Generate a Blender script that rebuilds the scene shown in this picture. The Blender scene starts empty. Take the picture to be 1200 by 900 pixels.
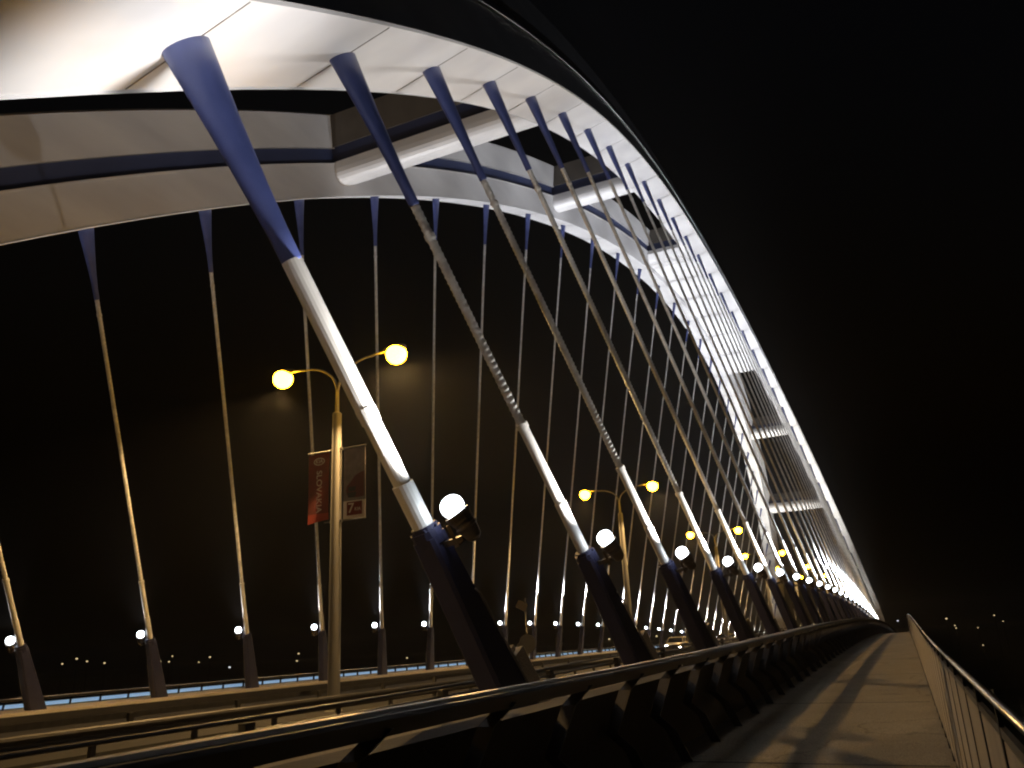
import bpy, bmesh, math, random
from mathutils import Vector, Matrix
random.seed(7)
S = bpy.context.scene
COL = S.collection
PI = math.pi

# ---------------------------------------------------------------- camera data
CAM = Vector((0, 0, 1.70))
YAW, PITCH, ROLL, FPX = map(float, (math.radians(24.229), math.radians(17.389), math.radians(-3.101), 966.0))

# ---------------------------------------------------------------- helpers
def link(o):
    COL.objects.link(o); return o

def tag(o, label=None, cat=None, group=None, kind=None):
    if label: o['label'] = label
    if cat: o['category'] = cat
    if group: o['group'] = group
    if kind: o['kind'] = kind
    return o

def empty(name, loc=(0, 0, 0), label=None, cat=None, group=None, rot=None):
    o = bpy.data.objects.new(name, None); link(o)
    o.empty_display_size = 0.3
    if rot is not None:
        o.matrix_world = Matrix.Translation(loc) @ rot.to_4x4()
    else:
        o.location = loc
    return tag(o, label, cat, group)

def to_mesh(name, bm, mats, smooth=False):
    me = bpy.data.meshes.new(name)
    bmesh.ops.recalc_face_normals(bm, faces=bm.faces[:])
    bm.to_mesh(me); bm.free()
    for m in (mats if isinstance(mats, (list, tuple)) else [mats]): me.materials.append(m)
    if smooth:
        for p in me.polygons: p.use_smooth = True
    return me

def obj(name, bm, mats, parent=None, smooth=False):
    me = bm if isinstance(bm, bpy.types.Mesh) else to_mesh(name, bm, mats, smooth)
    o = link(bpy.data.objects.new(name, me))
    if parent is not None: o.parent = parent
    return o

def NB(): return bmesh.new()

def loft(bm, rings, caps=True, mat=0, closed=True):
    vs = [[bm.verts.new(p) for p in r] for r in rings]
    n = len(rings[0])
    for a, b in zip(vs, vs[1:]):
        for i in range(n if closed else n-1):
            f = bm.faces.new((a[i], a[(i+1) % n], b[(i+1) % n], b[i])); f.material_index = mat
    if caps and closed:
        for r in (vs[0], vs[-1]):
            f = bm.faces.new(r); f.material_index = mat
    return vs

def box(bm, c, s, mat=0, M=None, taper=None):
    x, y, z = c; a, b, h = s[0]/2, s[1]/2, s[2]/2
    rings = []
    for k, zz in enumerate((-h, h)):
        t = 1 if (taper is None or k == 0) else taper
        r = [Vector((x+sx*a*t, y+sy*b*t, z+zz)) for sx, sy in ((-1,-1),(1,-1),(1,1),(-1,1))]
        if M is not None: r = [M @ p for p in r]
        rings.append(r)
    loft(bm, rings, True, mat)

def tube(bm, pts, rad, n=10, mat=0, caps=True):
    pts = [Vector(p) for p in pts]
    rs = rad if isinstance(rad, (list, tuple)) else [rad]*len(pts)
    rings = []
    up = None
    for i, p in enumerate(pts):
        d = (pts[min(i+1, len(pts)-1)] - pts[max(i-1, 0)]).normalized()
        if up is None: up = Vector((0, 0, 1)) if abs(d.z) < .9 else Vector((0, 1, 0))
        a = d.cross(up).normalized(); b = a.cross(d).normalized(); up = b
        rings.append([p + (a*math.cos(2*PI*k/n) + b*math.sin(2*PI*k/n))*rs[i] for k in range(n)])
    loft(bm, rings, caps, mat)

def lathe(bm, prof, n=20, M=None, mat=0):
    rings = []
    for r, z in prof:
        q = [Vector((r*math.cos(2*PI*k/n), r*math.sin(2*PI*k/n), z)) for k in range(n)]
        if M is not None: q = [M @ p for p in q]
        rings.append(q)
    loft(bm, rings, True, mat)

def interp(tab, y):
    if y <= tab[0][0]: return tab[0][1]
    for (a, u), (b, v) in zip(tab, tab[1:]):
        if y <= b:
            t = (y-a)/(b-a); return u+(v-u)*t
    return tab[-1][1]
def smooth_tab(tab, w=4):
    return lambda y: sum(interp(tab, y+k*w/4) for k in range(-4, 5))/9

# ---------------------------------------------------------------- materials
def mat(name, col, rough=.6, metal=0, var=.12, scale=3.0, bump=0.0, spec=.5, col2=None, stretch=(1,1,1), detail=5, coat=0):
    m = bpy.data.materials.new(name); m.use_nodes = True
    nt = m.node_tree; N = nt.nodes; L = nt.links
    b = N['Principled BSDF']
    b.inputs['Roughness'].default_value = rough; b.inputs['Metallic'].default_value = metal
    b.inputs['Specular IOR Level'].default_value = spec
    b.inputs['Coat Weight'].default_value = coat
    tc = N.new('ShaderNodeTexCoord'); mp = N.new('ShaderNodeMapping'); mp.inputs['Scale'].default_value = stretch
    L.new(tc.outputs['Object'], mp.inputs['Vector'])
    nz = N.new('ShaderNodeTexNoise'); nz.inputs['Scale'].default_value = scale; nz.inputs['Detail'].default_value = detail
    L.new(mp.outputs['Vector'], nz.inputs['Vector'])
    rp = N.new('ShaderNodeValToRGB')
    c2 = col2 or tuple(c*(1-var*2) for c in col)
    rp.color_ramp.elements[0].position = .3; rp.color_ramp.elements[1].position = .7
    rp.color_ramp.elements[0].color = (*c2, 1); rp.color_ramp.elements[1].color = (*col, 1)
    L.new(nz.outputs['Fac'], rp.inputs['Fac']); L.new(rp.outputs['Color'], b.inputs['Base Color'])
    mr = N.new('ShaderNodeMapRange'); mr.inputs['To Min'].default_value = max(0, rough-.1); mr.inputs['To Max'].default_value = min(1, rough+.12)
    L.new(nz.outputs['Fac'], mr.inputs['Value']); L.new(mr.outputs['Result'], b.inputs['Roughness'])
    if bump:
        nb = N.new('ShaderNodeTexNoise'); nb.inputs['Scale'].default_value = scale*12; nb.inputs['Detail'].default_value = 4
        L.new(mp.outputs['Vector'], nb.inputs['Vector'])
        bp = N.new('ShaderNodeBump'); bp.inputs['Strength'].default_value = bump; bp.inputs['Distance'].default_value = .02
        L.new(nb.outputs['Fac'], bp.inputs['Height']); L.new(bp.outputs['Normal'], b.inputs['Normal'])
    return m

def emit(name, col, strength, base=(.8, .8, .8)):
    m = bpy.data.materials.new(name); m.use_nodes = True
    b = m.node_tree.nodes['Principled BSDF']
    b.inputs['Base Color'].default_value = (*base, 1)
    b.inputs['Emission Color'].default_value = (*col, 1); b.inputs['Emission Strength'].default_value = strength
    b.inputs['Roughness'].default_value = .3
    return m

WHITE = mat('arch white paint', (.72, .72, .73), .38, var=.10, scale=.55, stretch=(1, .3, 1.4), col2=(.57, .57, .59), detail=10)
BEAMUP = mat('beam shaded grey brown', (.13, .115, .10), .6, var=.15, scale=.8)  # shade on the upper boxes of beams and crown, put into the colour
BLUEREC = mat('recess blue paint', (.035, .05, .13), .6, var=.1, scale=.6)
BLUE = mat('socket blue paint', (.075, .100, .29), .42, var=.12, scale=1.6, col2=(.052, .072, .215), coat=.15)
DARKBLUE = mat('sleeve dark blue paint', (.030, .032, .078), .5, var=.15, scale=2.0, bump=.15)
CABLE = mat('cable sheath', (.86, .86, .84), .32, var=.15, scale=4)
PIPE = mat('pipe white paint', (.80, .79, .76), .35, var=.08, scale=2, coat=.2)
STEEL = mat('galvanised steel', (.30, .30, .29), .38, metal=.85, var=.2, scale=5)
DSTEEL = mat('dark painted steel', (.028, .028, .033), .5, metal=.3, var=.2, scale=3)
PANEL = mat('railing panel steel', (.62, .58, .50), .55, metal=.3, var=.15, scale=4, stretch=(1, 1, .2))
CAPM = mat('capping steel', (.75, .70, .60), .5, metal=.8, var=.06, scale=5)
GRS = mat('guard rail shaded steel', (.06, .058, .055), .55, metal=.5, var=.2, scale=5)  # dark tone carries the shade of the unlit rail face
RAILST = mat('brushed steel handrail', (.52, .50, .46), .30, metal=.9, var=.1, scale=6, stretch=(1, .05, 1))
POSTM = mat('lamp post grey paint', (.30, .29, .26), .5, metal=.2, var=.2, scale=2, stretch=(1, 1, .15))
HOUS = mat('lamp housing', (.14, .12, .10), .4, metal=.5, var=.15, scale=8)
SODIUM = emit('sodium lamp glass', (1, .47, .012), 70.0)
FLOODG = emit('floodlight glass', (.84, .92, 1), 16.0)
FARL = emit('far warm lantern', (1, .74, .38), 1.1)
FARW = emit('far white lantern', (.9, .95, 1), 1.2)
SIGNB = emit('far lit advert', (.45, .75, 1), 1.0)
STRIPB = emit('blue walkway glow', (.26, .42, .62), .75, base=(.2, .3, .5))  # glow colour imitating floodlight on the far walkway floor
HEADL = emit('headlight glass', (1, .93, .78), 40.0)
REDL = emit('red signal glass', (1, .12, .04), .7)
TYRE = mat('tyre rubber', (.02, .02, .02), .8)
GLASS = mat('car glass', (.02, .022, .025), .08, var=.02)
CREAM = mat('cream car paint', (.80, .74, .55), .3, var=.04, scale=1, coat=.6)
SILVER = mat('silver car paint', (.45, .45, .45), .3, metal=.4, var=.04, scale=1, coat=.6)
RED = mat('banner red', (.20, .022, .014), .75, var=.15, scale=3)
GREYB = mat('banner grey', (.22, .19, .20), .7, var=.18, scale=4)
BWHITE = mat('banner white print', (.75, .68, .62), .7, var=.05)
BDARK = mat('banner dark print', (.03, .03, .035), .7, var=.05)
BWINE = mat('banner wine print', (.12, .03, .035), .7, var=.1)
LINE = mat('road paint', (.72, .72, .68), .6, var=.15, scale=6)

def ground_mat(name, col, col2, scale, bump, cracks=0, crackscale=.7, rough=.85):
    m = mat(name, col, rough, col2=col2, scale=scale, bump=bump, detail=9, spec=.3)
    nt = m.node_tree; N = nt.nodes; L = nt.links
    b = N['Principled BSDF']; src = b.inputs['Base Color'].links[0].from_socket
    sp = N.new('ShaderNodeTexNoise'); sp.inputs['Scale'].default_value = 60; sp.inputs['Detail'].default_value = 3
    tc = [n for n in N if n.type == 'TEX_COORD'][0]; L.new(tc.outputs['Object'], sp.inputs['Vector'])
    mr = N.new('ShaderNodeMapRange'); mr.inputs['From Min'].default_value = .3; mr.inputs['From Max'].default_value = .7
    mr.inputs['To Min'].default_value = .45; mr.inputs['To Max'].default_value = 1.35
    L.new(sp.outputs['Fac'], mr.inputs['Value'])
    mx = N.new('ShaderNodeMix'); mx.data_type = 'RGBA'; mx.blend_type = 'MULTIPLY'; mx.inputs['Factor'].default_value = 1
    L.new(src, mx.inputs['A']); L.new(mr.outputs['Result'], mx.inputs['B'])
    out = mx.outputs['Result']
    if cracks:
        vo = N.new('ShaderNodeTexVoronoi'); vo.feature = 'DISTANCE_TO_EDGE'; vo.inputs['Scale'].default_value = crackscale
        nz = N.new('ShaderNodeTexNoise'); nz.inputs['Scale'].default_value = 1.4; nz.inputs['Detail'].default_value = 6
        L.new(tc.outputs['Object'], nz.inputs['Vector'])
        ad = N.new('ShaderNodeVectorMath'); ad.operation = 'ADD'
        L.new(tc.outputs['Object'], ad.inputs[0]); L.new(nz.outputs['Color'], ad.inputs[1]); L.new(ad.outputs[0], vo.inputs['Vector'])
        r2 = N.new('ShaderNodeMapRange'); r2.inputs['From Min'].default_value = 0; r2.inputs['From Max'].default_value = .012
        r2.inputs['To Min'].default_value = 1-cracks; r2.inputs['To Max'].default_value = 1
        L.new(vo.outputs['Distance'], r2.inputs['Value'])
        m2 = N.new('ShaderNodeMix'); m2.data_type = 'RGBA'; m2.blend_type = 'MULTIPLY'; m2.inputs['Factor'].default_value = 1
        L.new(out, m2.inputs['A']); L.new(r2.outputs['Result'], m2.inputs['B']); out = m2.outputs['Result']
    L.new(out, b.inputs['Base Color'])
    return m
ASPH = ground_mat('asphalt', (.034, .032, .030), (.018, .018, .017), .8, .5)
WALK = ground_mat('walkway resin surface', (.31, .285, .225), (.22, .20, .16), .8, .9, cracks=.35, crackscale=.35)
CONC = ground_mat('verge concrete', (.20, .185, .16), (.12, .11, .10), .7, .3)
CONC2 = ground_mat('pale verge concrete', (.66, .60, .49), (.54, .49, .40), .7, .3)
UPST = ground_mat('upstand dark coating', (.035, .034, .036), (.022, .022, .024), .9, .3)
JOINT = mat('joint seal', (.03, .03, .03), .8)
EARTH = ground_mat('dark earth', (.05, .05, .04), (.03, .035, .025), .02, .4)
WATER = mat('river water', (.012, .018, .02), .12, scale=.05, bump=.4)

# ---------------------------------------------------------------- levels of the deck
_zn = [(-60, .30), (2, .30), (6, .32), (10, .35), (15, .44), (18, .50), (25, .63), (32, .74), (45, .89), (56, .94), (66, .93)]
def _fall(z0, y0, y):
    d = max(0.0, y-y0); s = 150.0
    return z0 - (.000307*d*d if d < s else .000307*s*s + .000307*2*s*.45*(d-s))
_znt = smooth_tab(_zn, 3)
def z_near(y): return _znt(y) if y < 62 else _fall(.935, 60, y)
def z_far(y): return _fall(.17, 92, y)               # top of the far verge
_zrt = smooth_tab([(-60, -.32), (30, -.32), (60, -.18), (90, 0.0), (100, .0)], 8)
def z_road(y): return _zrt(y) if y < 100 else _fall(_zrt(100), 98, y)
def z_verge(y): return z_near(y) + .84               # top of the near verge
def z_farwalk(y): return z_far(y) - .80
def xr(y): return .165-.0096*min(y, 70)              # edge of the walkway beside the handrail
Y0, Y1 = -25, 420
def ys(a=Y0, b=Y1):
    out = []; y = a
    while y < b:
        out.append(y); y += 1.5 if y < 40 else 4 if y < 120 else 8
    out.append(b); return out

def sweep(name, prof, xf, zf, material, parent=None, a=Y0, b=Y1, structure=False, smooth=False, yl=None):
    """prof: closed list of (dx, dz) carried along the bridge."""
    bm = NB()
    rings = [[Vector((xf(y)+dx, y, zf(y)+dz)) for dx, dz in prof] for y in (yl or ys(a, b))]
    loft(bm, rings)
    o = obj(name, bm, material, parent, smooth)
    if structure: o['kind'] = 'structure'
    return o
def slab(name, x0, x1, zf, thick, material, **k):
    X0 = x0 if callable(x0) else (lambda y: x0); X1 = x1 if callable(x1) else (lambda y: x1)
    bm = NB()
    rings = [[Vector((X0(y), y, zf(y))), Vector((X1(y), y, zf(y))), Vector((X1(y), y, zf(y)-thick)), Vector((X0(y), y, zf(y)-thick))] for y in ys(k.get('a', Y0), k.get('b', Y1))]
    loft(bm, rings)
    o = obj(name, bm, material); o['kind'] = 'structure'; return o

slab('walkway', -2.85, lambda y: xr(y)+.30, z_near, .45, WALK)
slab('verge', -6.45, -3.152, lambda y: z_near(y)+.30, 2.1, CONC)
slab('upstand', -3.15, -2.852, z_verge, 1.4, UPST)
slab('road', -30.1, -6.452, z_road, .7, ASPH)
slab('far_verge', -33.3, -30.102, z_far, 2.4, CONC2)
slab('far_walkway', -36.7, -33.302, z_farwalk, .45, WALK)
# painted lane lines and edge lines
bm = NB()
for x in (-7.3, -16.0, -20.2, -29.3):
    rings = [[Vector((x-.07, y, z_road(y)+.006)), Vector((x+.07, y, z_road(y)+.006)), Vector((x+.07, y, z_road(y)+.002)), Vector((x-.07, y, z_road(y)+.002))] for y in ys()]
    loft(bm, rings)
for x in (-11.6, -24.7):
    y = -20
    while y < 260:
        rings = [[Vector((x-.06, q, z_road(q)+.006)), Vector((x+.06, q, z_road(q)+.006)), Vector((x+.06, q, z_road(q)+.002)), Vector((x-.06, q, z_road(q)+.002))] for q in (y, y+1.5, y+3)]
        loft(bm, rings); y += 9
o = obj('road_markings', bm, LINE); o['kind'] = 'structure'
# transverse joints of the walkway and a shallow gutter by the railing
bm = NB()
y = 3.6
while y < 80:
    q = y
    tilt = .10
    v = [Vector((-2.84, q+tilt, z_near(q+tilt)+.004)), Vector((xr(q), q-tilt, z_near(q-tilt)+.004)), Vector((xr(q), q-tilt+.07, z_near(q-tilt+.07)+.004)), Vector((-2.84, q+tilt+.07, z_near(q+tilt+.07)+.004))]
    bm.faces.new([bm.verts.new(p) for p in v]); y += 6.0
o = obj('walkway_joints', bm, JOINT); o['kind'] = 'structure'
# kerb between verge and road, and median strip
sweep('kerb', [(-.148, 0), (.148, 0), (.148, -.5), (-.148, -.5)], lambda y: -29.95, lambda y: z_far(y)-.10, UPST, structure=True)
sweep('median_strip', [(-1.0, 0), (-.95, .12), (.95, .12), (1.0, 0), (1.0, -.3), (-1, -.3)], lambda y: -18.15, lambda y: z_road(y)+.01, ASPH, structure=True)
# river and banks far below
bm = NB()
bmesh.ops.create_grid(bm, x_segments=40, y_segments=40, size=2500)
for v in bm.verts:
    v.co.z = -22
    if v.co.y > 260 or v.co.x < -300: v.co.z = -14 + 1.5*math.sin(v.co.x*.004)*math.cos(v.co.y*.005)
    v.co.z = min(v.co.z, -12)
o = obj('ground', bm, EARTH); o['kind'] = 'structure'
bm = NB()
v = [bm.verts.new(p) for p in ((-270, -2480, -15.6), (2480, -2480, -15.6), (2480, 250, -15.6), (-270, 250, -15.6))]
bm.faces.new(v); o = obj('river', bm, WATER); o['kind'] = 'structure'

# ---------------------------------------------------------------- arch geometry
V = dict(a1=4.842, a2=31.21, phi=13.55, y1=10.828, ym=103.774, L2=104.858, H=39.464, zs=3.1665, g=.2432, q=.1162, g3=-2.6615, gs=-.6561)
TF = math.tan(math.radians(V['phi'])); CF, SF = math.cos(math.radians(V['phi'])), math.sin(math.radians(V['phi']))
def zdeck(y): return .034269*y - .000307*y*y
def archz(y):
    e = ((y-V['ym'])/V['L2'])**2
    return V['zs'] + V['H']*(1-e)*(1+V['q']*e)
def hanger_pts(st, side):
    yb = V['y1'] + (st-1)*6
    e = (yb-V['ym'])/V['L2']
    yt = V['ym'] + (1+V['g'])*(yb-V['ym']) + V['g3']*10*e**3 + V['gs']
    z = archz(yt); s, sg = (-V['a1'], 1) if not side else (-V['a2'], -1)
    return Vector((s-sg*(z-zdeck(yb))*TF, yt, z)), Vector((s, yb, zdeck(yb)))
# lateral position of each arch follows its hangers
_lat = sorted([(hanger_pts(k, 0)[0].y, hanger_pts(k, 0)[0].x) for k in range(-1, 36)])
_lat = [(y, x) for y, x in _lat]
def latx(y): 
    return interp(_lat, y) if _lat[0][0] < y < _lat[-1][0] else (_lat[0][1] if y <= _lat[0][0] else _lat[-1][1])
def frame(y, side):
    z = archz(y); x = latx(y)
    if side: x = -(V['a1']+V['a2']) - x
    sg = -1 if side else 1
    h = .5
    dx = (latx(y+h)-latx(y-h))/(2*h)*(-1 if side else 1); dz = (archz(y+h)-archz(y-h))/(2*h)
    T = Vector((dx, 1, dz)).normalized()
    B = Vector((sg*CF, 0, SF)); B = (B - T*B.dot(T)).normalized()
    N = B.cross(T)
    if N.z < 0: N = -N
    return Vector((x, y, z)), T, N, B
AY = []
y = -3.4
while y < 211.5: AY.append(y); y += 1.5
AY.append(211.8)
HW = 1.1
def arch_part(name, sec, material, side, parent, smooth=False):
    bm = NB(); rings = []
    for y in AY:
        P, T, N, B = frame(y, side)
        rings.append([P + B*w + N*d for w, d in sec])
    loft(bm, rings); return obj(name, bm, material, parent, smooth)

FAR_LABEL = {0: ('near', 'white steel arch rib rising above the walkway side, its pale underside filling the top left'),
             1: ('far', 'white arch rib beyond the road, its inner face with a blue band facing us')}
for side in (0, 1):
    P0 = frame(AY[0], side)[0]
    root = empty('arch_rib', (0, 0, 0), FAR_LABEL[side][1], 'bridge arch', 'arch ribs of the bridge')
    arch_part('lower_box', [(-HW+.03, 0), (-HW, -.03), (-HW-.025, .02), (-HW, .07), (-HW, 1.69), (-HW-.07, 1.70), (-HW-.07, 1.76), (HW+.10, 1.76), (HW+.10, 1.70), (HW, 1.69), (HW, .07), (HW+.03, .02), (HW, -.03), (HW-.03, 0)], WHITE, side, root)
    arch_part('recess_band', [(-HW+.16, 1.762), (-HW+.16, 2.498), (HW-.16, 2.498), (HW-.16, 1.762)], BLUEREC, side, root)
    arch_part('upper_box', [(-HW-.03, 2.50), (-HW, 2.54), (-HW, 4.2), (-HW+.15, 4.28), (HW-.15, 4.28), (HW, 4.2), (HW, 2.54), (HW+.03, 2.50)], WHITE, side, root)
    # weld seams across the underside where each hanger enters
    for st in range(1, 34):
        bm = NB()
        yt = hanger_pts(st, side)[0].y
        P, T, N, B = frame(yt, side)
        A = [P + B*w + T*t + N*d for d in (-.012, -.001) for w, t in ((-HW+.06, -.012), (HW-.06, -.012), (HW-.06, .012), (-HW+.06, .012))]
        loft(bm, [A[:4], A[4:]])
        obj('weld_seam', bm, STEEL, root)

# cross beams and the closed crown between the arches
def beam_sections(y, half):
    out = []
    for side in (0, 1):
        P, T, N, B = frame(y, side)
        Tn = Vector((0, T.y, T.z)).normalized(); Nn = Vector((0, -Tn.z, Tn.y))
        P2 = P - B*(HW-.04)
        out.append((P2, Tn, Nn))
    return out
def span(bm, y, sec):
    (P, T, N), (Q, T2, N2) = beam_sections(y, 0)
    q = Q.copy(); q.y = P.y; q.z = P.z
    n = 12
    rings = [[P.lerp(q, k/n) + T*t + N*d for t, d in sec] for k in range(n+1)]
    loft(bm, rings)
bl = [('white cross beam nearest overhead, with rounded underside and blue band', 33.2), ('white cross beam second from the left, short in view between the arches', 59.4),
      ('white cross beam just below the closed crown on the descending side', 152.6), ('lowest far white cross beam above the tall open portal', 177.2)]
for lab, y in bl:
    root = empty('cross_beam', (0, 0, 0), lab, 'cross beam', 'beams joining the two arches')
    lo = [(1.15, 1.74), (-1.15, 1.74)] + [(-1.15*math.cos(a)**.8 if math.cos(a) > 0 else 1.15*abs(math.cos(a))**.8, 1.40-.85*math.sin(a)**.9) for a in [PI*k/14 for k in range(0, 15)]]
    bm = NB(); span(bm, y, lo); obj('rounded_underside', bm, WHITE, root, False)
    bm = NB(); span(bm, y, [(-1.0, 1.742), (1.0, 1.742), (1.0, 2.498), (-1.0, 2.498)]); obj('recess_band', bm, BLUEREC, root)
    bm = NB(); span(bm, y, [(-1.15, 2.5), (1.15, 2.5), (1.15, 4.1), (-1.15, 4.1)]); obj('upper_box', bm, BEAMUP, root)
root = empty('crown_deck', (0, 0, 0), 'closed white ribbed panelling joining both arches at the crown', 'crown panelling')
edges = [83.6, 86.0, 92.0, 99.5, 106.9, 114.4, 121.8, 129.2]
for i, (a, b) in enumerate(zip(edges, edges[1:])):
    bm = NB(); rings = []
    m = 10
    pts = []
    for k in range(m+1):
        y = a if k == 0 else b if k == m else a+.10 if k == 1 else b-.10 if k == m-1 else a + (b-a)*k/m
        d = .42
        e = min(y-a, b-y)
        if e < .01: d = .75
        if i == 0 and k < 4: d = .42 + .95*(1-min(1, (y-a)/1.4))**2
        pts.append((y, d))
    (P0, T0, N0), _ = beam_sections(a, 0)
    for kk in range(13):
        ring = []
        for y, d in pts:
            (P, T, N), (Q, _, _) = beam_sections(y, 0)
            q = Q.copy(); q.y = P.y; q.z = P.z
            ring.append(P.lerp(q, kk/12) + N*d)
        for y, d in reversed(pts):
            (P, T, N), (Q, _, _) = beam_sections(y, 0)
            q = Q.copy(); q.y = P.y; q.z = P.z
            ring.append(P.lerp(q, kk/12) + N*1.74)
        rings.append(ring)
    loft(bm, rings); obj('soffit_panel', bm, WHITE, root)
def crown(name, d0, d1, inset, material):
    bm = NB(); Y = [83.6+inset] + [86+3*k for k in range(15) if 86+3*k < 128] + [129.2-inset]; rings = []
    for kk in range(7):
        ring = []
        for lst, d in ((Y, d0), (Y[::-1], d1)):
            for y in lst:
                (P, T, N), (Q, _, _) = beam_sections(y, 0)
                q = Q.copy(); q.y = P.y; q.z = P.z
                ring.append(P.lerp(q, kk/6) + N*d)
        rings.append(ring)
    loft(bm, rings); obj(name, bm, material, root)
crown('recess_band', 1.742, 2.498, .16, BLUEREC)
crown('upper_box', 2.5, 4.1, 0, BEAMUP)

# ---------------------------------------------------------------- hangers
def ell(rx, ry, z, n=24): return [Vector((rx*math.cos(2*PI*k/n), ry*math.sin(2*PI*k/n), z)) for k in range(n)]
# shared meshes (local: z up the hanger, x outward, y along the bridge)
bm = NB()   # blue flared socket, origin at the arch end, going down 2.9 m
loft(bm, [ell(.10, .10, -2.93), ell(.108, .108, -2.90), ell(.11, .115, -2.5), ell(.125, .16, -1.9), ell(.15, .25, -1.1), ell(.18, .35, -.35), ell(.20, .41, .10)])
CONE1 = to_mesh('top_socket', bm, BLUE, True)
bm = NB()
loft(bm, [ell(.092, .092, -2.93), ell(.10, .10, -2.90), ell(.10, .105, -2.5), ell(.115, .15, -1.9), ell(.14, .24, -1.1), ell(.17, .34, -.35), ell(.19, .41, .10)])
CONE = to_mesh('top_socket', bm, BLUE, True)
bm = NB(); loft(bm, [ell(.098, .098, -3.62, 14), ell(.104, .104, -3.60, 14), ell(.104, .104, -3.52, 14), ell(.098, .098, -3.50, 14)]); COLLAR = to_mesh('cable_collar', bm, PIPE, False)
def sleeve_mesh():
    bm = NB(); r = []
    for z in (-1.3, -.6, 0, 1, 2, 2.7, 3.1):
        w = .19 + (.44-.19)*(3.2-z)/4.2; d = .17
        b = .045
        r.append([Vector(p) for p in ((-d, -w+b, z), (-d+b, -w, z), (d-b, -w, z), (d, -w+b, z), (d, w-b, z), (d-b, w, z), (-d+b, w, z), (-d, w-b, z))])
    loft(bm, r)
    loft(bm, [ell(.21, .21, 3.0, 16), ell(.21, .21, 3.2, 16)])
    loft(bm, [ell(.17, .17, 3.2, 16), ell(.17, .17, 3.26, 16)])
    for k in range(6):
        a = 2*PI*k/6
        lathe(bm, [(.022, 3.2), (.022, 3.235)], 6, Matrix.Translation((.185*math.cos(a), .185*math.sin(a), 0)))
    return to_mesh('base_sleeve', bm, DARKBLUE)
SLEEVE = sleeve_mesh()
bm = NB(); box(bm, (0, .50, .15), (.38, .30, 2.0), 0, None, .85); box(bm, (0, .50, 1.19), (.16, .12, .08)); PLINTH = to_mesh('plinth', bm, CONC2)
bm = NB(); tube(bm, [(.20, .30, .2), (.20, .24, 1.4), (.20, .20, 2.1), (.18, .17, 2.2)], .016, 6); CONDUIT = to_mesh('cable_conduit', bm, STEEL, True)
def pipe_mesh(ra, za, zb, zc, zd, rb):
    bm = NB()
    loft(bm, [ell(ra, ra, 3.24, 18), ell(ra, ra, za, 18)]); loft(bm, [ell(ra*.82, ra*.82, za, 18), ell(ra*.82, ra*.82, za+.035, 18)])
    loft(bm, [ell(rb, rb, za+.03, 18), ell(rb, rb, zb, 18)])
    loft(bm, [ell(rb+.018, rb+.018, zb, 18), ell(rb+.018, rb+.018, zb+.10, 18)])
    return to_mesh('protective_pipe', bm, PIPE, False)
PIPEM = pipe_mesh(.115, 4.3, 5.9, 0, 0, .100)
PIPE1 = pipe_mesh(.145, 3.87, 4.86, 0, 0, .120)
# floodlight housing, bracket and glass
FL = Vector((.55, .0, 3.25))
AIM = Vector((-.22, 0, 1)).normalized()
RA = Vector((0, 0, 1)).rotation_difference(AIM).to_matrix().to_4x4()
MF = Matrix.Translation(FL) @ RA
bm = NB()
lathe(bm, [(.05, -.40), (.10, -.36), (.13, -.22), (.15, -.20), (.15, -.17), (.135, -.16), (.135, -.12), (.15, -.11), (.15, -.08), (.175, -.02), (.175, .02)], 20, MF)
box(bm, (.30, 0, 2.93), (.34, .05, .08)); box(bm, (.45, .17, 3.04), (.05, .012, .30)); box(bm, (.45, -.17, 3.04), (.05, .012, .30)); box(bm, (.44, 0, 2.90), (.06, .36, .02))
FLOODM = to_mesh('floodlight', bm, HOUS, False)
bm = NB(); lathe(bm, [(.12, .022), (.145, .06), (.155, .11), (.148, .165), (.118, .215), (.065, .245), (.02, .255)], 18, MF); LENSM = to_mesh('lamp_lens', bm, FLOODG, True)
SPOT = {}
def spot_data(key, watts, size=100, blend=1.0, col=(.90, .94, 1.0), r=.12):
    if key not in SPOT:
        d = bpy.data.lights.new('floodlight_beam', 'SPOT'); d.energy = watts; d.spot_size = math.radians(size); d.spot_blend = blend
        d.color = col; d.shadow_soft_size = r; SPOT[key] = d
    return SPOT[key]
ORD = ['first', 'second', 'third', 'fourth', 'fifth', 'sixth', 'seventh', 'eighth', 'ninth', 'tenth', 'eleventh', 'twelfth', 'thirteenth', 'fourteenth', 'fifteenth', 'sixteenth', 'seventeenth', 'eighteenth', 'nineteenth', 'twentieth', 'twenty first', 'twenty second', 'twenty third', 'twenty fourth', 'twenty fifth', 'twenty sixth', 'twenty seventh', 'twenty eighth', 'twenty ninth', 'thirtieth', 'thirty first', 'thirty second', 'thirty third']
def rope(name, z0, z1, rad, amp, pitch, n, fine):
    bm = NB(); L = z1-z0; m = max(1, int(L/(pitch/(6 if fine else 3))))
    if not fine: m = max(1, int(L/2)); amp = 0
    rings = []
    for i in range(m+1):
        z = z0 + L*i/m
        ring = []
        for k in range(n):
            t = 2*PI*k/n
            s = math.sin(t*1 - 2*PI*z/pitch)
            r = rad + amp*max(0, s)**2
            ring.append(Vector((r*math.cos(t), r*math.sin(t), z)))
        rings.append(ring)
    loft(bm, rings)
    return obj(name, bm, CABLE, None, True)
FLOOD_K, FLOOD_P = 1850.0, 1.85
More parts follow.
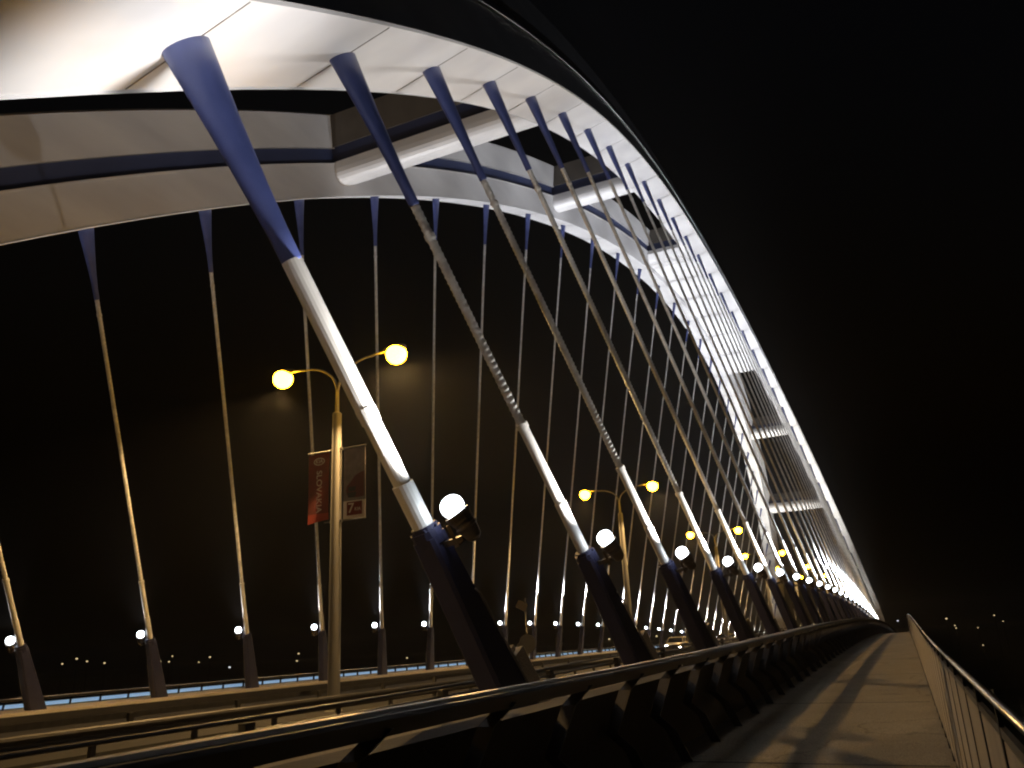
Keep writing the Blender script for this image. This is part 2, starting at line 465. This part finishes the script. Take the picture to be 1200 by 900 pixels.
for side in (0, 1):
    row = 'near' if side == 0 else 'far'
    first = 1 if side == 0 else 3
    for st in range(first, 34):
        top, bot = hanger_pts(st, side)
        d = (top-bot); L = d.length; Zl = d.normalized()
        X = Vector((1 if side == 0 else -1, 0, 0)); X = (X - Zl*X.dot(Zl)).normalized(); Yl = Zl.cross(X)
        M = Matrix((X, Yl, Zl)).transposed()
        i = st-first
        if side == 0:
            if i == 0: lab = 'thickest hanger, nearest to us on the walkway side, with a big blue flared top'
            else: lab = f'{ORD[i]} hanger from the left in the near row along the walkway'
        else:
            lab = f'{ORD[i]} hanger from the left in the far row across the road'
        root = empty('bridge_hanger', bot, lab, 'bridge hanger', 'hangers with floodlights along the near arch' if side == 0 else 'hangers with floodlights along the far arch', rot=M)
        if side == 1 or L < 12.5: base_shift = 0
        c = obj('top_socket', CONE1 if side == 0 and st == 1 else CONE, None, root); c.location = (0, 0, L)
        if side == 0 and st == 1: c.scale = (1.35, .95, 1)
        else:
            k = obj('cable_collar', COLLAR, None, root); k.location = (0, 0, L)
        DZ = .08 if side == 0 else -.97
        sl_ = obj('base_sleeve', SLEEVE, None, root); sl_.location = (0, 0, DZ)
        if side == 0: obj('plinth', PLINTH, None, root)
        if top.y < 130 or side == 0: obj('cable_conduit', CONDUIT, None, root).location = (0, 0, DZ)
        if side == 0 and st == 1:
            obj('protective_pipe', PIPE1, None, root).location = (0, 0, DZ)
            bm = NB(); loft(bm, [ell(.134, .134, 4.95-.12, 18), ell(.134, .134, L-2.9, 18)]); obj('cable', bm, PIPE, root, False)
        else:
            obj('protective_pipe', PIPEM, None, root).location = (0, 0, DZ)
            dist = (bot-CAM).length
            cb = rope('cable', 5.9+DZ, L-2.85, .080, .014, .12 if side == 0 else .16, 10, dist < 75); cb.parent = root
        fl = obj('floodlight', FLOODM, None, root); fl.location = (0, 0, DZ)
        lens = obj('lamp_lens', LENSM, None, fl)
        w = FLOOD_K*(max(L, 9)/10)**FLOOD_P*(1.7 if st == 1 else .50 if st < 7 else .72 if L > 34 else .20 if st > 28 else 1.05 if st > 20 else .85)
        ld = spot_data((side, st), w, 66 if (side == 0 and st == 1) else 92 if (side == 0 and st < 7) else 68 if 19 < st < 29 else 50 if L > 24 else 60, 1.0, (1, .95, .90) if st < 7 else (.95, .96, 1) if st < 22 else (1, .96, .88))
        lo = link(bpy.data.objects.new('floodlight_beam', ld)); lo.parent = fl
        lo.matrix_local = Matrix.Translation(FL + AIM*.36) @ Vector((0, 0, -1)).rotation_difference((Vector((-.10, 0, 1))).normalized()).to_matrix().to_4x4()

# ---------------------------------------------------------------- walkway barrier (between walkway and verge)
def bent_post(x, y, zb, sgn, hgt, low):
    """flat steel plate that leans away from the walkway and folds back at knee height"""
    pts = [(.12, .0, low), (-.02, -.02, low+.32), (-.18, -.05, hgt*.45+low*.4), (-.06, .10, hgt-.20), (.05, .24, hgt-.06)]
    rings = []
    for dx, dy, dz in pts:
        rings.append([Vector((x+sgn*dx+sx*.06, y+dy+sy*.010, zb+dz)) for sx, sy in ((-1, -1), (1, -1), (1, 1), (-1, 1))])
    bm = NB(); loft(bm, rings); return bm
def barrier(label, xc, zf, sgn, hgt, low, step, yl, far=False):
    root = empty('walkway_barrier', (xc, 0, zf(0)), label, 'barrier', 'barriers between walkways and verges'); inv = Matrix.Translation(-Vector((xc, 0, zf(0))))
    bm = NB(); rings = []
    sec = [(-.10, -.10), (-.12, -.02), (-.09, 0), (.06, 0), (.08, -.02), (.07, -.10)]
    for y in yl: rings.append([Vector((xc+sgn*dx, y, zf(y)+hgt+dz)) for dx, dz in sec])
    loft(bm, rings); o = obj('top_beam', bm, DSTEEL, root); o.data.transform(inv)
    # stainless capping strip in lengths with small gaps
    bm = NB(); y = yl[0]
    while y < min(yl[-1], 200):
        q = [y+.01, y+2.25, y+4.49]
        rings = [[Vector((xc+sgn*dx, k, zf(k)+hgt+dz)) for dx, dz in ((-.085, .003), (-.07, .022), (.0, .022), (.015, .003))] for k in q]
        loft(bm, rings); y += 4.5
    o = obj('capping_strip', bm, CAPM, root); o.data.transform(inv)
    y = yl[0]+.6; n = 0; rest = NB(); seen = []
    while y < 190:
        if y > (1.0 if not far else 18) and n < 95:
            o = obj('barrier_post', bent_post(xc, y, zf(y), sgn, hgt, low), DSTEEL, root); o.data.transform(inv); n += 1
        else:
            b2 = bent_post(xc, y, zf(y), sgn, hgt, low); me = bpy.data.meshes.new('t'); b2.to_mesh(me); b2.free(); rest.from_mesh(me); bpy.data.meshes.remove(me)
        y += step
    o = obj('barrier_post', rest, DSTEEL, root); o.data.transform(inv); o['kind'] = 'stuff'
    return root, inv
YB = ys(-12, 260)
barrier('dark steel barrier with bent posts running beside the near walkway', -2.60, z_near, 1, 1.065, .02, 1.5, YB)
rt, inv = barrier('dark steel barrier with blue glow along the far walkway', -33.45, z_farwalk, -1, 1.19, .02, 1.5, YB, True)
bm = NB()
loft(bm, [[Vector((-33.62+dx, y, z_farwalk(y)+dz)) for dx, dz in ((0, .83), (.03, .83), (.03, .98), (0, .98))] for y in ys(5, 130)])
o = obj('added_glow_strip', bm, STRIPB, rt); o.data.transform(inv)  # added glowing strip, stands in for the floodlit far walkway behind the posts

# ---------------------------------------------------------------- handrail on the open side of the walkway
def railing(label, xf, zf, h, sgn, dense=True):
    root = empty('walkway_railing', (xf(0), 0, zf(0)), label, 'railing', 'railings on the open side of the walkways')
    inv = Matrix.Translation(-Vector((xf(0), 0, zf(0))))
    bm = NB(); y = -8.0
    Y = [-8+1.2*k for k in range(130)]
    segs = []
    cur = -8.0
    while cur < 150:
        e = cur+4.75
        q = [cur+.006, cur+1.6, cur+3.2, e-.006]
        tube(bm, [(xf(k)+sgn*.05, k, zf(k)+h) for k in q], .014, 12)
        tube(bm, [(xf(e)+sgn*.05, e-.04, zf(e)+h), (xf(e)+sgn*.05, e+.04, zf(e)+h)], .0105, 10)
        cur = e
    o = obj('handrail', bm, RAILST, root, True); o.data.transform(inv)
    bm = NB()
    for off, t in ((h-.10, .03), (.10, .03)):
        loft(bm, [[Vector((xf(y)+sgn*.05+dx, y, zf(y)+off+dz)) for dx, dz in ((-.006, 0), (.012, 0), (.012, t), (-.006, t))] for y in Y])
    o = obj('rail_frame', bm, STEEL, root); o.data.transform(inv)
    def post(y):
        b = NB(); 
        M = Matrix.Translation((xf(y)+sgn*.05, y, zf(y)))
        box(b, (0, 0, h/2), (.014, .05, h), 0, M); box(b, (.02, 0, .01), (.05, .09, .02), 0, M)
        return b
    y = -2.0; n = 0; rest = NB()
    while y < 110:
        if n < 98 and y > .4:
            o = obj('railing_post', post(y), DSTEEL, root); o.data.transform(inv); n += 1
        else:
            b = post(y); me = bpy.data.meshes.new('t'); b.to_mesh(me); b.free(); rest.from_mesh(me); bpy.data.meshes.remove(me)
        y += .85
    o = obj('railing_post', rest, DSTEEL, root); o.data.transform(inv); o['kind'] = 'stuff'
    y = -1.575; n = 0
    while y < 80:
        if y > .3:
            bm = NB()
            loft(bm, [[Vector((xf(q)+sgn*.05+dx, q, zf(q)+dz)) for dx, dz in ((-.005, .135), (.005, .135), (.005, h-.105), (-.005, h-.105))] for q in (y-.36, y+.36)])
            o = obj('infill_panel', bm, PANEL, root); o.data.transform(inv); n += 1
        y += .85
    bm = NB()
    while y < 110:
        loft(bm, [[Vector((xf(q)+sgn*.05+dx, q, zf(q)+dz)) for dx, dz in ((-.005, .135), (.005, .135), (.005, h-.105), (-.005, h-.105))] for q in (y-.36, y+.36)])
        y += .85
    o = obj('infill_panel', bm, PANEL, root); o.data.transform(inv); o['kind'] = 'stuff'
    return root
railing('steel handrail with upright panels on the river side of the near walkway', xr, z_near, 1.14, 1)

# ---------------------------------------------------------------- road guard rails
def guard(label, x, face, step=3.0, hb=.30, top=.74, ya=-8, yb=200, mat_=STEEL, thin=False, zf=z_road):
    root = empty('guard_rail', (x, 0, zf(0)), label, 'guard rail', 'guard rails along the carriageways'); inv = Matrix.Translation(-Vector((x, 0, zf(0))))
    f = face
    if thin:
        bm = NB()
        for t in (top, top-.13): tube(bm, [(x, y, zf(y)+t) for y in ys(ya, yb)], .022, 8)
    else:
        sec = [(0, 0), (.05, -.02), (.075, -.06), (.05, -.10), (.01, -.13), (.01, -.17), (.05, -.20), (.075, -.24), (.05, -.28), (0, -.30), (-.008, -.30), (-.008, 0)]
        bm = NB(); loft(bm, [[Vector((x+f*(dx+.06), y, zf(y)+top+dz*hb/.3)) for dx, dz in sec] for y in ys(ya, yb)])
    o = obj('rail_beam', bm, mat_, root); o.data.transform(inv)
    y = ya+1; n = 0
    while y < yb and n < 90:
        bm = NB(); M = Matrix.Translation((x, y, zf(y)))
        box(bm, (0, 0, (top-.04)/2), (.10, .14, top-.04), 0, M)
        o = obj('rail_post', bm, mat_, root); o.data.transform(inv); y += step; n += 1
guard('grey corrugated guard rail on the near edge of the median', -17.0, 1, 3.0, .40, .72, mat_=GRS)
guard('grey corrugated guard rail on the far edge of the median', -19.3, -1, 4.0, .16, .80, mat_=GRS)
guard('thin twin tube guard rail at the near edge of the road', -6.3, -1, 4.0, .2, .47, thin=True, ya=2, mat_=DSTEEL, zf=lambda y: z_near(y)+.30)

# ---------------------------------------------------------------- street lamps
def street_lamp(y, label, banners=False):
    zb = z_road(y)+.12
    root = empty('street_lamp', (-18.15, y, zb), label, 'street lamp', 'twin headed street lamps on the median')
    bm = NB(); lathe(bm, [(.30, 0), (.30, .03), (.215, .04), (.21, .2), (.205, 4.0), (.165, 10.3)], 20)
    for k in range(4):
        a = PI/4+PI/2*k; lathe(bm, [(.03, .03), (.03, .09)], 6, Matrix.Translation((.25*math.cos(a), .25*math.sin(a), 0)))
    obj('pole', bm, POSTM, root, False)
    bm = NB(); lathe(bm, [(.175, 10.28), (.175, 10.38), (.075, 10.45), (.06, 11.3), (.05, 11.35)], 14); obj('pole_top', bm, POSTM, root, False)
    H = 12.2-zb
    for s in (-1, 1):
        bm = NB()
        pts = [(0, 0, 11.2)] + [(s*(.04+1.5*(1-math.cos(a))), 0, 11.3+(H-11.33)*math.sin(a)) for a in [PI/2*k/8 for k in range(1, 9)]]
        pts += [(s*1.7, 0, H-.0), (s*2.2, 0, H+.02)]
        tube(bm, pts, [.05]*3+[.04]*(len(pts)-3), 8)
        obj('lamp_arm', bm, POSTM, root, True)
        bm = NB(); r = []
        for t, w, h in ((0, .05, .05), (.1, .12, .09), (.35, .19, .13), (.65, .20, .13), (.85, .14, .09), (.93, .05, .04)):
            r.append([Vector((s*(2.1+t), w*math.cos(2*PI*k/12), H+.07+h*math.sin(2*PI*k/12))) for k in range(12)])
        loft(bm, r); hd = obj('lamp_head', bm, HOUS, root, True)
        bm = NB()
        M = Matrix.Translation((s*2.62, 0, H+.05)) @ Matrix.Diagonal((1.12, 1.05, 1, 1))
        lathe(bm, [(.22, .04), (.30, -.04), (.345, -.16), (.345, -.30), (.30, -.43), (.20, -.54), (.10, -.59), (.02, -.60)], 20, M)
        obj('lamp_bowl', bm, SODIUM, hd, True)
        d = spot_data('sodium', SOD, 138, .30, (1.0, .60, .23), .05)
        lo = link(bpy.data.objects.new('sodium_beam', d)); lo.parent = hd; lo.location = (s*2.62, 0, H-.62); lo.rotation_euler = (0, -s*math.radians(15), 0)
    if banners: make_banners(root, y, zb)
    return root

def text_mesh(body, size, extr=.002):
    c = bpy.data.curves.new('t', 'FONT'); c.body = body; c.size = size; c.extrude = extr; c.align_x = 'CENTER'; c.align_y = 'CENTER'
    o = bpy.data.objects.new('t', c); COL.objects.link(o)
    dg = bpy.context.evaluated_depsgraph_get(); dg.update()
    me = bpy.data.meshes.new_from_object(o.evaluated_get(dg)); bpy.data.objects.remove(o); bpy.data.curves.remove(c)
    return me
def place_text(name, body, size, material, parent, M, sx=1):
    me = text_mesh(body, size); me.materials.clear(); me.materials.append(material)
    me.transform(M @ Matrix.Rotation(PI/2, 4, 'X') @ Matrix.Diagonal((sx, 1, 1, 1)))
    me.name = name
    return obj(name, me, None, parent)
def make_banners(root, y, zb):
    for s, lab, m in ((-1, 'red banner with oval emblem and white upright lettering', RED), (1, 'grey banner with car picture and red seven', GREYB)):
        w, h = .92, 2.55
        x0 = .22; zt = 8.95; cx = s*(x0+.12+w/2)
        bm = NB(); tube(bm, [(s*.16, 0, zt+.06), (s*(x0+.16+w), 0, zt+.06)], .022, 8)
        box(bm, (s*.21, 0, zt+.06), (.10, .09, .09)); obj('banner_arm', bm, STEEL, root); bm = NB()
        tube(bm, [(s*.16, 0, zt-h-.03), (s*(x0+.16+w if s > 0 else x0+.3), 0, zt-h-.03)], .018, 8)
        box(bm, (s*.21, 0, zt-h-.03), (.10, .09, .09))
        obj('banner_arm', bm, STEEL, root)
        bm = NB(); nx, nz = 8, 16; g = []
        for face in (-.006, .006):
            g.append([[bm.verts.new((cx-w/2+w*i/nx, face+.03*math.sin(PI*i/nx*1.3+j*.25+s)*(j/nz), zt-h*j/nz - (.10*(i/nx)**1.5 if s < 0 and j == nz else 0)*0 + (.12*((i/nx)-.3) if s < 0 and j == nz else 0))) for i in range(nx+1)] for j in range(nz+1)])
        for q, G in enumerate(g):
            for j in range(nz):
                for i in range(nx):
                    f = bm.faces.new((G[j][i], G[j][i+1], G[j+1][i+1], G[j+1][i]))
                    if s > 0 and j >= nz-4: f.material_index = 1
                    if s < 0 and j >= nz-2: f.material_index = 1
        for j in range(nz):
            for i in (0, nx): bm.faces.new((g[0][j][i], g[0][j+1][i], g[1][j+1][i], g[1][j][i]))
        for i in range(nx):
            for j in (0, nz): bm.faces.new((g[0][j][i], g[0][j][i+1], g[1][j][i+1], g[1][j][i]))
        b = obj('banner', bm, [m, BWHITE if s > 0 else mat('banner bright red', (.42, .045, .02), .7, var=.05)], root, False); b['label'] = lab
        F = -.045
        if s < 0:
            bm = NB(); n = 28
            R1 = [Vector((cx+.05+.25*math.cos(2*PI*k/n), F, zt-.30+.14*math.sin(2*PI*k/n))) for k in range(n)]
            R2 = [Vector((cx+.05+.215*math.cos(2*PI*k/n), F, zt-.30+.11*math.sin(2*PI*k/n))) for k in range(n)]
            loft(bm, [R1, R2], caps=False); obj('emblem_ring', bm, BWHITE, b)
            place_text('emblem_lettering', 'KIA', .21, BWHITE, b, Matrix.Translation((cx+.05, F, zt-.30)), 1.0)
            place_text('upright_lettering', 'SLOVAKIA', .34, BWHITE, b, Matrix.Translation((cx+.05, F, zt-1.42)) @ Matrix.Rotation(PI/2, 4, 'Y'))
        else:
            bm = NB()
            prof = [(-.34, -1.55), (-.30, -1.38), (-.12, -1.22), (.05, -1.02), (.28, -.93), (.44, -.90), (.44, -1.80), (.2, -1.82), (-.25, -1.80)]
            bm.faces.new([bm.verts.new((cx+a, F, zt+c)) for a, c in prof]); obj('printed_car', bm, BWINE, b)
            bm = NB()
            for q in ([(-.25, -1.42), (.10, -1.42), (.05, -1.58), (-.22, -1.58)], [(-.28, -1.62), (.12, -1.62), (.05, -1.82), (-.22, -1.80)]):
                bm.faces.new([bm.verts.new((cx+a, F-.004, zt+c)) for a, c in q])
            obj('printed_grille', bm, BDARK, b)
            bm = NB(); bm.faces.new([bm.verts.new((cx+a, F, zt+c)) for a, c in ((-.30, -1.96), (.36, -1.96), (.36, -2.44), (-.30, -2.44))]); obj('red_panel', bm, RED, b)
            place_text('numeral', '7', .50, BWHITE, b, Matrix.Translation((cx-.12, F-.006, zt-2.20)), 1.15)
            place_text('small_lettering', 'KIA', .17, BWHITE, b, Matrix.Translation((cx+.17, F-.006, zt-2.24)), 1.0)
SOD = 5400
lampy = [(-9.6, 'twin headed street lamp behind the viewer on the median'), (24.3, 'tall twin headed street lamp carrying the red and the grey banner'),
         (58.4, 'second street lamp from the left, a twin headed one without banners'), (92, 'third street lamp from the left on the median'),
         (126, 'fourth street lamp from the left on the median'), (160, 'fifth street lamp from the left, far along the median'), (194, 'farthest small street lamp on the median')]
for i, (y, lab) in enumerate(lampy):
    street_lamp(y, lab, i == 1)

# ---------------------------------------------------------------- cars
def make_car(name, label, paint, loc, heading, wagon=True):
    root = empty(name, loc, label, 'car', 'cars on the far carriageway', rot=Matrix.Rotation(heading, 3, 'Z'))
    # local: +y forward, length 4.3, width 1.72
    st = [(-2.15, .45, .72, .74), (-2.10, .30, .95, .80), (-1.6, .22, .98, .85), (-.6, .20, .98, .86), (.6, .20, .97, .86), (1.0, .20, .94, .85), (1.7, .22, .84, .80), (2.05, .28, .74, .72), (2.15, .38, .62, .62)]
    bm = NB(); r = []
    for y, z0, z1, w in st:
        m_ = (z0+z1)/2
        r.append([Vector(p) for p in ((-w*.92, y, z0), (w*.92, y, z0), (w, y, z0+.12), (w*1.01, y, m_), (w*.96, y, z1-.08), (w*.86, y, z1), (-w*.86, y, z1), (-w*.96, y, z1-.08), (-w*1.01, y, m_), (-w, y, z0+.12))])
    loft(bm, r); obj('body', bm, paint, root, True)
    bm = NB()
    cab = [(-2.0, .96, .0), (-1.85, 1.38, .0), (.25, 1.42, 0), (1.0, .95, 0)]
    def rg(z, w, ya, yb): return [Vector((-w, ya, z)), Vector((w, ya, z)), Vector((w, yb, z)), Vector((-w, yb, z))]
    loft(bm, [rg(.95, .78, -2.02, 1.08), rg(1.18, .71, -1.93, .68), rg(1.38, .64, -1.84, .32)]); obj('windows', bm, GLASS, root)
    bm = NB(); loft(bm, [rg(1.375, .655, -1.88, .36), rg(1.43, .60, -1.78, .22)]); 
    for sx in (-1, 1):
        tube(bm, [(sx*.785, 1.10, .95), (sx*.65, .33, 1.39)], .035, 6); tube(bm, [(sx*.785, -2.0, .95), (sx*.66, -1.85, 1.39)], .05, 6); tube(bm, [(sx*.80, -.45, .95), (sx*.665, -.45, 1.39)], .04, 6)
    obj('roof', bm, paint, root)
    for sx in (-1, 1):
        for yy in (-1.3, 1.32):
            M = Matrix.Translation((sx*.78, yy, .31)) @ Matrix.Rotation(PI/2, 4, 'Y')
            bm = NB(); lathe(bm, [(.20, -.10), (.30, -.10), (.31, -.05), (.31, .05), (.30, .10), (.20, .10)], 20, M); wv = obj('wheel', bm, TYRE, root, False)
            bm = NB(); lathe(bm, [(.05, -.108), (.19, -.106), (.19, .106), (.05, .108)], 12, M); obj('rim', bm, STEEL, wv)
        bm = NB(); M = Matrix.Translation((sx*.60, 2.06, .60)) @ Matrix.Rotation(-PI/2, 4, 'X')
        lathe(bm, [(.15, -.05), (.15, .05), (.12, .10), (.03, .13)], 12, M); obj('headlight', bm, HEADL, root)
        bm = NB(); box(bm, (sx*.92, .72, 1.02), (.16, .10, .12)); obj('mirror', bm, paint, root)
    bm = NB(); box(bm, (0, 2.10, .42), (1.30, .14, .20)); box(bm, (0, 2.155, .56), (.7, .05, .10)); obj('bumper', bm, DSTEEL, root)
    d = spot_data('head', 260, 70, .8, (1, .92, .75), .1)
    lo = link(bpy.data.objects.new('headlight_beam', d)); lo.parent = root; lo.location = (0, 2.4, .62); lo.rotation_euler = (math.radians(83), 0, 0)
    return root
make_car('parked_car' if False else 'car', 'cream estate car with headlights lit coming along the far carriageway', CREAM, (-21.0, 82, z_road(84)+.006), PI+.06)
make_car('car', 'small silver car behind the cream car, half hidden by a hanger base', SILVER, (-21.6, 108, z_road(108)+.006), PI)

# ---------------------------------------------------------------- camera box and sign on a mast, traffic signal
def onz_pt(px, py, X):
    d = RAYF(px, py); t = X/d.x; return CAM + d*t
fw = Vector((-math.sin(YAW)*math.cos(PITCH), math.cos(YAW)*math.cos(PITCH), math.sin(PITCH)))
rt_ = Vector((math.cos(YAW), math.sin(YAW), 0)); up_ = rt_.cross(fw)
CR = math.cos(ROLL)*rt_ + math.sin(ROLL)*up_; CU = -math.sin(ROLL)*rt_ + math.cos(ROLL)*up_
def RAYF(px, py): return fw + CR*(px-600)/FPX - CU*(py-450)/FPX
yy = 40.5
root = empty('sign_mast', (-18.15, yy, z_road(yy)+.12), 'slim mast with the backs of a tilted sign and a round sign', 'road sign')
bm = NB(); lathe(bm, [(.12, 0), (.12, .05), (.055, .06), (.05, 4.0), (.0501, 4.02)], 12); obj('mast', bm, STEEL, root, True)
bm = NB(); box(bm, (0, 0, 0), (.60, .05, .42), 0, Matrix.Translation((-.15, -.1, 3.65)) @ Matrix.Rotation(math.radians(28), 4, 'Y')); box(bm, (0, -.05, 3.65), (.08, .1, .3)); obj('tilted_sign', bm, HOUS, root)
bm = NB(); lathe(bm, [(.46, -.02), (.48, 0), (.46, .02)], 28, Matrix.Translation((.05, -.1, 1.75)) @ Matrix.Rotation(PI/2, 4, 'X')); box(bm, (.0, -.12, 1.75), (.5, .03, .05)); box(bm, (-.35, -.1, 1.5), (.35, .03, .6)); obj('round_sign', bm, DSTEEL, root)
yy = 128
root = empty('traffic_light', (-15.2, yy, z_road(yy)), 'small traffic light glowing red above the road far between the hangers', 'traffic light')
bm = NB(); lathe(bm, [(.10, 0), (.08, .1), (.07, 5.4)], 10); obj('post', bm, DSTEEL, root, True)
bm = NB(); box(bm, (0, -.16, 5.0), (.34, .24, .95)); obj('signal_box', bm, DSTEEL, root)
bm = NB(); lathe(bm, [(.14, 0), (.12, .03), (.05, .05)], 14, Matrix.Translation((0, -.285, 5.3)) @ Matrix.Rotation(PI/2, 4, 'X')); obj('red_lens', bm, REDL, root)

# ---------------------------------------------------------------- far lamps on the banks
far = [(25, 774, 1), (73, 778, .9), (90, 772, 1.2), (102, 775, .9), (122.5, 777, 1), (188, 775, 1.1), (198, 775.5, 1), (202, 769, .7), (233, 776, .6), (246, 770, 1.1), (269, 782, 1.3), (297, 768, .8), (348, 774.5, 1), (350, 766, 1), (477, 771, 1), (607, 755, .6), (714, 749, 1.2),
       (769.5, 745.5, 1.3), (939, 733, 1.3), (955, 731, 2.0), (924, 723, 1.2), (1052, 727.5, 1.5), (1109, 725, 2.0), (1119, 733, .9), (1120.5, 736, 1), (1165, 721, 1), (1175.5, 728, .6), (1146, 735.5, .6), (1152, 756, .8), (933, 688, .0)]
words = ['at the left edge', 'low', 'bright', 'small', 'paired', 'left of the second far hanger', 'beside it', 'upper', 'dim', 'right of the second far hanger', 'lowest', 'upper dim', 'lower of two', 'upper of two']
def far_lamp(px, py, s, i):
    if s == 0: return
    D = 330.0 + 17*((i*7) % 5)
    d = RAYF(px, py); hd = math.hypot(d.x, d.y); t = D/hd; p = CAM + d*t
    rad = .30*s**.5*D/330*(.62 if px > 1040 else .9)
    base = -11.9
    hgt = p.z-base
    side = 'left shore' if px < 600 else 'far shore in the middle' if px < 1000 else 'right shore beyond the handrail'
    white = i in (10, 20, 21)
    lab = f"{ORD[ORDER[i]]} from the left of the tiny lamps on the dark shores"
    root = empty('shore_lamp', (p.x, p.y, base), lab, 'shore lamp', 'lamps on the dark shores')
    bm = NB(); lathe(bm, [(.12, 0), (.08, .5), (.04, hgt-rad*.8)], 8); obj('pole', bm, DSTEEL, root, True)
    bm = NB(); bmesh.ops.create_uvsphere(bm, u_segments=12, v_segments=8, radius=rad, matrix=Matrix.Translation((0, 0, hgt)) @ Matrix.Diagonal((1.25, 1.25, .8, 1))); obj('lantern', bm, FARW if white else FARL, root, True)
order = sorted([i for i, f in enumerate(far) if f[2] > 0], key=lambda i: far[i][0]); ORDER = {i: k for k, i in enumerate(order)}
for i, (px, py, s) in enumerate(far): far_lamp(px, py, s, i)
# blue white advertising pillars on the far shore
for px, py, w, h, lab in ((387.5, 760, 1.6, 6.0, 'blue lit advertising pillar on the dark shore left of the lamp post'), (652, 751, 1.5, 7.0, 'taller of two blue lit pillars on the shore beyond the sign mast'), (658.5, 747, 1.4, 4.5, 'smaller of two blue lit pillars on the shore beyond the sign mast')):
    D = 430; d = RAYF(px, py); p = CAM + d*(D/math.hypot(d.x, d.y))
    root = empty('advert_pillar', (p.x, p.y, -11.9), lab, 'lit pillar', 'lit pillars on the far shore')
    R = Matrix.Rotation(math.atan2(p.y, p.x)+PI/2, 4, 'Z')
    bm = NB(); box(bm, (0, 0, (p.z+11.9)/2), (.5, .5, p.z+11.9), 0, R); box(bm, (0, .2, p.z+11.9), (w+.4, .5, h+.4), 0, R); obj('frame', bm, DSTEEL, root)
    bm = NB(); box(bm, (0, -.1, p.z+11.9), (w, .12, h), 0, R); obj('lit_panel', bm, SIGNB, root)

hb = NB(); box(hb, (0, 0, 13.5), (5100, 5100, 73))
hm = bpy.data.materials.new('haze'); hm.use_nodes = True; n = hm.node_tree.nodes; n.remove(n['Principled BSDF'])
pv = n.new('ShaderNodeVolumePrincipled'); pv.inputs['Density'].default_value = .0003; pv.inputs['Anisotropy'].default_value = .6; pv.inputs['Color'].default_value = (.9, .92, .95, 1)
hm.node_tree.links.new(pv.outputs['Volume'], n['Material Output'].inputs['Volume'])
o = obj('haze', hb, hm); o['kind'] = 'stuff'
S.cycles.volume_bounces = 0

# ---------------------------------------------------------------- sky, moon and camera
w = bpy.data.worlds.new('World'); S.world = w; w.use_nodes = True
nt = w.node_tree; bg = nt.nodes['Background']
sk = nt.nodes.new('ShaderNodeTexSky'); sk.sky_type = 'NISHITA'; sk.sun_disc = False
sk.sun_elevation = math.radians(-5); sk.sun_rotation = math.radians(150)
nt.links.new(sk.outputs['Color'], bg.inputs['Color']); bg.inputs['Strength'].default_value = .35
sd = bpy.data.lights.new('moon', 'SUN'); sd.energy = .004; sd.angle = math.radians(.5); sd.color = (.8, .87, 1)
so = link(bpy.data.objects.new('moon', sd)); so.rotation_euler = (math.radians(50), 0, math.radians(150))

cd = bpy.data.cameras.new('camera'); co = link(bpy.data.objects.new('camera', cd))
cd.sensor_fit = 'HORIZONTAL'; cd.sensor_width = 36; cd.lens = 36*FPX/1200
cd.clip_start = .05; cd.clip_end = 9000
co.matrix_world = Matrix.Translation(CAM) @ Matrix((CR, CU, -fw)).transposed().to_4x4()
S.camera = co
S.view_settings.view_transform = 'Standard'; S.view_settings.look = 'None'; S.view_settings.exposure = 0; S.view_settings.gamma = 1
S.view_settings.use_curve_mapping = False
S.render.engine = 'CYCLES'
S.cycles.use_denoising = True
S.cycles.max_bounces = 5
S.cycles.use_light_tree = True
S.cycles.filter_width = 2.1
